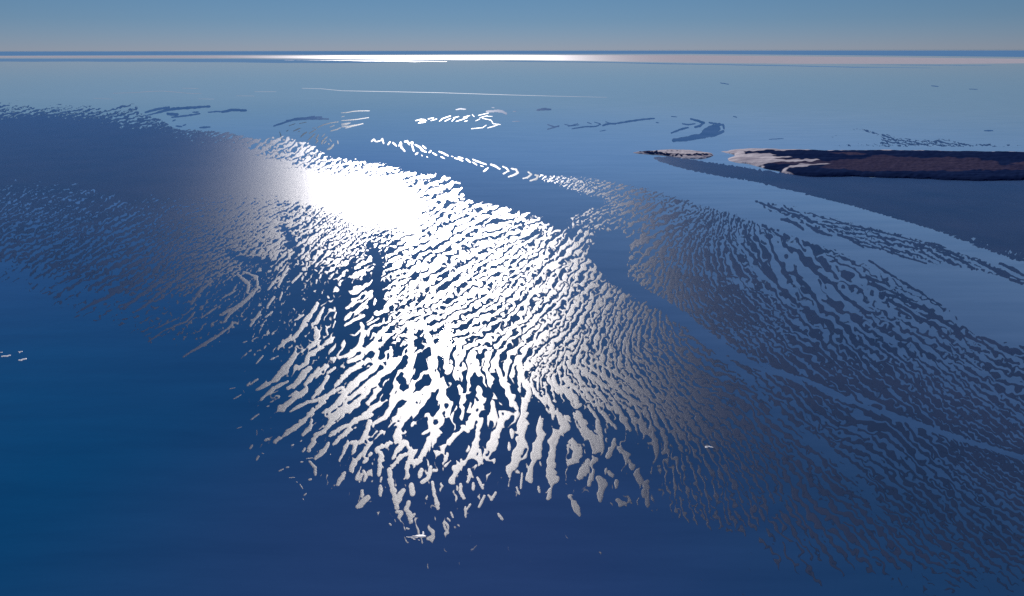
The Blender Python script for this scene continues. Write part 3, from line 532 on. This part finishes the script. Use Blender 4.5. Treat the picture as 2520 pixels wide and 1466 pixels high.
def bars(lst, text, group, name='sandbar', cat='sandbar', fat=1.0, m=None):
    lst = sorted(lst, key=lambda s: min(p[0] for p in s[0]))
    for k, (pts, w_) in enumerate(lst):
        o = bar(name, pts, w_ * fat, m, seed=k)
        tag(o, text % ordinal(k + 1), cat, group)
split = lambda lst, f: [s for s in lst if f(s[0][0])]
bars(CHAIN, 'bright sandbar, %s from the left in the broken chain along the channel', 'chain of sandbars along the channel', fat=1.25, m=M_bar)
bars(split(WISP, lambda p: p[0] < 925 and p[1] < 400), 'thin bright sandbar, %s from the left in the slanting group above the glare', 'slanting sandbars above the glare', m=M_bar)
bars(split(WISP, lambda p: p[0] >= 925), 'thin bright sandbar, %s from the left in the ragged patch on open water', 'ragged patch of sandbars on open water', m=M_bar)
bars(split(DARK_FAR, lambda p: p[0] < 900), 'dark low sandbar, %s from the left beside the far ripples', 'dark sandbars beside the far ripples', fat=1.75, m=M_dim)
bars(split(DARK_FAR, lambda p: 900 <= p[0] < 1640), 'dark low sandbar, %s from the left across the middle of the open water', 'dark sandbars on open water', fat=1.6, m=M_dim)
bars(split(DARK_FAR, lambda p: p[0] >= 1640), 'dark low sandbar, %s from the left out beyond the islands', 'dark sandbars beyond the islands', fat=1.75, m=M_dim)
bars(TIP, 'small sandbar, %s from the left along the lower fringe of the bright tongue', 'sandbars fringing the bright tongue', fat=1.8)

for pts, w_, lab in [
  (F((2160, 630), (2300, 634), (2443, 648), (2800, 655), (3143, 662), (3643, 678), (3943, 686), (4343, 695)), .75, 'very long thin white foam line drawn across the open water'),
  (F((810, 666), (960, 662), (1060, 654), (1160, 650), (1260, 658), (1370, 668), (1440, 668)), 1.0, 'gently arched white foam line above the far ripples'),
  (F((1300, 630), (1420, 632)), .55, 'faint short foam line just above the arched one'), (F((1820, 655), (1975, 655)), .55, 'faint short foam line left of the very long one'),
  (F((1690, 684), (1820, 686)), .5, 'faint short foam line, second from the arched one'), (F((1420, 706), (1530, 708)), .6, 'short foam line below the right end of the arched one'), (F((670, 703), (810, 708)), .45, 'faint foam line below the left end of the arched one')]:
    o = bar('foam_line', pts, w_, M_thin, seed=len(lab), wmin=.4); tag(o, lab, 'foam line', 'thin foam lines on the open water')

# ------------------------------------------------------------ islands
def poly_mask(xx, yy, poly):
    m = np.zeros(xx.shape, bool); n = len(poly)
    for i in range(n):
        (ax, ay), (bx, by) = poly[i], poly[(i + 1) % n]
        if ay == by: continue
        r = (yy >= min(ay, by)) & (yy < max(ay, by))
        m ^= r & (xx < ax + (yy - ay) * (bx - ax) / (by - ay))
    return m

def blur(a, n, axis):
    if n < 1: return a
    k = np.ones(2 * n + 1) / (2 * n + 1)
    for _ in range(3):
        a = np.apply_along_axis(lambda v: np.convolve(np.pad(v, n, 'edge'), k, 'valid'), axis, a)
    return a

def land(name, outline, sx, sy, height, zones, m, rag=.6):
    xs = [p[0] for p in outline]; ys = [p[1] for p in outline]
    gx = np.arange(min(xs) - 8, min(max(xs), 3000) + 8, sx); gy = np.arange(min(ys) - 4, max(ys) + 4, sy)
    xx, yy = np.meshgrid(gx, gy)
    rr = np.random.RandomState(3)
    wob = blur(rr.randn(*xx.shape), 2, 0); wob = blur(wob, 3, 1); wob /= wob.std()
    mk = blur(blur(poly_mask(xx, yy + rag * wob, outline).astype(float), 1, 1), 1, 0)
    body = blur(blur(mk, 10, 1), 6, 0)
    px, py = ground(xx, yy)
    z = (mk - .5) * .5 + height * np.clip(body - .45, 0, 1) * 1.8 * (mk > .5) + .12 * wob * (mk > .6) * body
    at = {}
    for k, polys in zones.items():
        v = np.zeros(xx.shape)
        for pl, val in polys:
            q = blur(blur(poly_mask(xx, yy + .9 * wob, pl).astype(float), 2, 1), 1, 0)
            v = v * (1 - q) + q * val
        at[k] = v
    keep = np.maximum(np.maximum(mk[:-1, :-1], mk[1:, :-1]), np.maximum(mk[:-1, 1:], mk[1:, 1:])) > .5
    return grid_mesh(name, px, py, z, keep, m, at)

def island_mat():
    m, n, l, b = mat('island_ground')
    g = n.new('ShaderNodeNewGeometry'); pos = g.outputs['Position']
    mp = n.new('ShaderNodeMapping'); mp.inputs['Scale'].default_value = (.25, 1, 1); l.new(pos, mp.inputs[0])
    nz = noise_tex(n, l, mp.outputs[0], .12, 6, .65); nf = noise_tex(n, l, pos, .5, 4, .7)
    dark = ramp(n, l, nz.outputs[0], [(.35, (.005, .013, .052)), (.65, (.013, .026, .078))])
    brown = ramp(n, l, nf.outputs[0], [(.35, (.036, .032, .066)), (.65, (.092, .070, .100))])
    pale = ramp(n, l, nz.outputs[0], [(.3, (.26, .24, .29)), (.5, (.48, .44, .47)), (.7, (.74, .69, .69))])
    def zone(k, soft=.22):
        a = n.new('ShaderNodeAttribute'); a.attribute_name = k
        s = node(n, 'ShaderNodeMath', operation='MULTIPLY_ADD'); s.inputs[1].default_value = .7; l.new(nz.outputs[0], s.inputs[0]); l.new(a.outputs['Fac'], s.inputs[2])
        r = n.new('ShaderNodeMapRange'); r.inputs['From Min'].default_value = .85 - soft; r.inputs['From Max'].default_value = .85 + soft; l.new(s.outputs[0], r.inputs['Value'])
        return r.outputs[0]
    m1 = node(n, 'ShaderNodeMix', data_type='RGBA'); l.new(zone('brown', .3), m1.inputs[0]); l.new(dark.outputs[0], m1.inputs[6]); l.new(brown.outputs[0], m1.inputs[7])
    m2 = node(n, 'ShaderNodeMix', data_type='RGBA'); l.new(zone('pale'), m2.inputs[0]); l.new(m1.outputs[2], m2.inputs[6]); l.new(pale.outputs[0], m2.inputs[7])
    l.new(m2.outputs[2], b.inputs['Base Color']); b.inputs['Roughness'].default_value = .85; b.inputs['Specular IOR Level'].default_value = 0
    bp = n.new('ShaderNodeBump'); bp.inputs['Strength'].default_value = .6; bp.inputs['Distance'].default_value = .3; l.new(nf.outputs[0], bp.inputs['Height']); l.new(bp.outputs[0], b.inputs['Normal'])
    return m
M_isl = island_mat()
q = lambda *p: [(2100 * .8403 + x * .29973, 420 * .8403 + y * .29973) for x, y in p]   # sheet of the long island
big_outline = q((20,68),(90,60),(150,48),(300,44),(600,48),(900,58),(1200,56),(1500,56),(1900,62),(2520,70),(4200,90),(4200,330),(3300,318),(2900,306),(2520,300),(2350,304),(2150,307),(1980,304),(1700,290),(1400,281),(1100,270),(980,274),(860,274),(740,271),(640,260),(560,245),(518,232),(520,224),(440,216),(385,208),(360,190),(330,186),(240,160),(160,158),(100,142),(86,126),(110,115),(145,105),(150,94),(100,80),(50,72))
zones = {
 'pale': [(q((0,40),(700,42),(900,60),(600,70),(250,78),(210,84),(230,100),(420,100),(500,110),(430,118),(500,124),(640,132),(430,142),(560,150),(820,150),(860,158),(640,168),(420,176),(380,185),(300,190),(60,170)), 1.0),
          (q((900,52),(1500,54),(2520,66),(4200,80),(4200,96),(2520,80),(1500,66),(900,70)), .8),
          (q((520,232),(600,206),(720,186),(900,180),(960,186),(800,200),(680,210),(590,222),(560,236),(640,262),(760,276),(600,262)), .85),
          (q((355,185),(385,176),(378,196),(400,212),(360,200)), .8)],
 'brown': [(q((240,120),(900,160),(1000,150),(1180,150),(1290,110),(1470,120),(1700,140),(1900,125),(2100,140),(2300,165),(2320,205),(2520,212),(4200,220),(4200,262),(2520,240),(2100,240),(1800,250),(1450,250),(1150,244),(950,232),(800,215),(960,190),(700,195),(500,190),(300,170)), .58),
           (q((870,95),(1080,88),(1260,104),(1180,112),(960,104)), .7), (q((2300,205),(2800,160),(4200,150),(4200,230),(2520,225)), .5), (q((2380,180),(2520,172),(2900,175),(2900,190),(2450,192)), .7)],
}
isl = land('island', big_outline, 1.1, .5, 2.6, zones, M_isl)
tag(isl, 'long dark low island with a pale ragged salt shore at its left end', 'island')
s_ = lambda *p: [((1830 + x / 8.4) * .8403, (420 + y / 8.4) * .8403) for x, y in p]    # sheet of the islet
small = s_((185,222),(400,198),(700,185),(900,165),(1100,150),(1400,165),(1580,165),(1750,190),(1980,220),(2140,235),(2150,260),(2190,292),(2100,335),(1980,368),(1800,380),(1600,372),(1400,355),(1250,330),(1080,305),(900,290),(700,270),(450,255),(250,240))
sz = {'pale': [(s_((0,100),(2400,100),(2400,420),(0,420)), 1.0), (s_((1000,200),(1300,212),(1600,235),(1750,250),(1400,228),(1050,215)), .25),
               (s_((280,225),(420,208),(700,222),(900,232),(970,248),(985,270),(1200,290),(1700,295),(1880,270),(2100,280),(2195,292),(2080,310),(1850,335),(1600,330),(1200,312),(1000,296),(720,268),(420,240)), .0)],
      'brown': [(s_((280,225),(420,208),(700,222),(720,240),(420,240)), .8)]}
isl2 = land('island', small, .55, .22, 1.6, sz, M_isl, rag=.25)
tag(isl2, 'small pale spindle-shaped salt islet off the left end of the long island', 'island')

# ------------------------------------------------------------ floating rafts of salt foam
def raft(pts, w, label, seed, extra=()):
    o = bar('foam_raft', pts, w, M_foam, seed=seed)
    for v in o.data.vertices: v.co.z = v.co.z * 6 + .05
    for i, (p2, w2) in enumerate(extra):
        e = bar('streak', p2, w2, M_foam, seed=seed + i + 1)
        for v in e.data.vertices: v.co.z = v.co.z * 3 + .05
        e.parent = o
    tag(o, label, 'foam raft', 'white foam rafts drifting on dark water')
z1 = lambda *p: [((x / 24.43) * .8403, (1010 + y / 24.43) * .8403) for x, y in p]
raft(z1((100,830),(300,800),(480,800),(740,730)), 2.2, 'largest white foam raft with a pointed end, near the left edge of the dark water', 2, [(z1((460,830),(560,800)), 1.5)])
raft(z1((1350,1090),(1500,1090),(1640,1030),(1860,990)), 2.4, 'white foam raft with a blunt end, lowest of the small cluster on dark water', 5)
raft(z1((1300,490),(1400,500),(1600,460)), 1.4, 'tiny forked white foam raft, uppermost with a tail in the small cluster', 8, [(z1((1390,560),(1430,500)), 1.35)])
raft(z1((0,535),(140,530)), 1.3, 'sliver of white foam cut by the left edge of the picture', 11)
z2 = lambda *p: [((2040 + x / 31.5) * .8403, (1290 + y / 31.5) * .8403) for x, y in p]
raft(z2((830,560),(1100,545),(1300,600),(1520,645)), 1.9, 'lone bright white foam raft on the dark rippled flats', 14, [(z2((820,650),(900,600),(1000,650)), 1.6)])
z3 = lambda *p: [((1180 + x / 28) * .8403, (1540 + y / 28) * .8403) for x, y in p]
raft(z3((1100,850),(1350,850),(1600,850),(1800,860)), 5.0, 'white foam raft trailing long streaks below the tip of the bright tongue', 17,
     [(z3((1650,500),(1680,600),(1650,720)), 2.6), (z3((300,910),(450,940),(820,915)), 1.4), (z3((780,830),(950,860),(1150,850)), 1.5), (z3((690,990),(860,1020),(1000,1010),(1200,970)), 1.4), (z3((1260,1160),(1370,1190)), 1.35), (z3((850,1100),(1000,1130)), 1.35)])
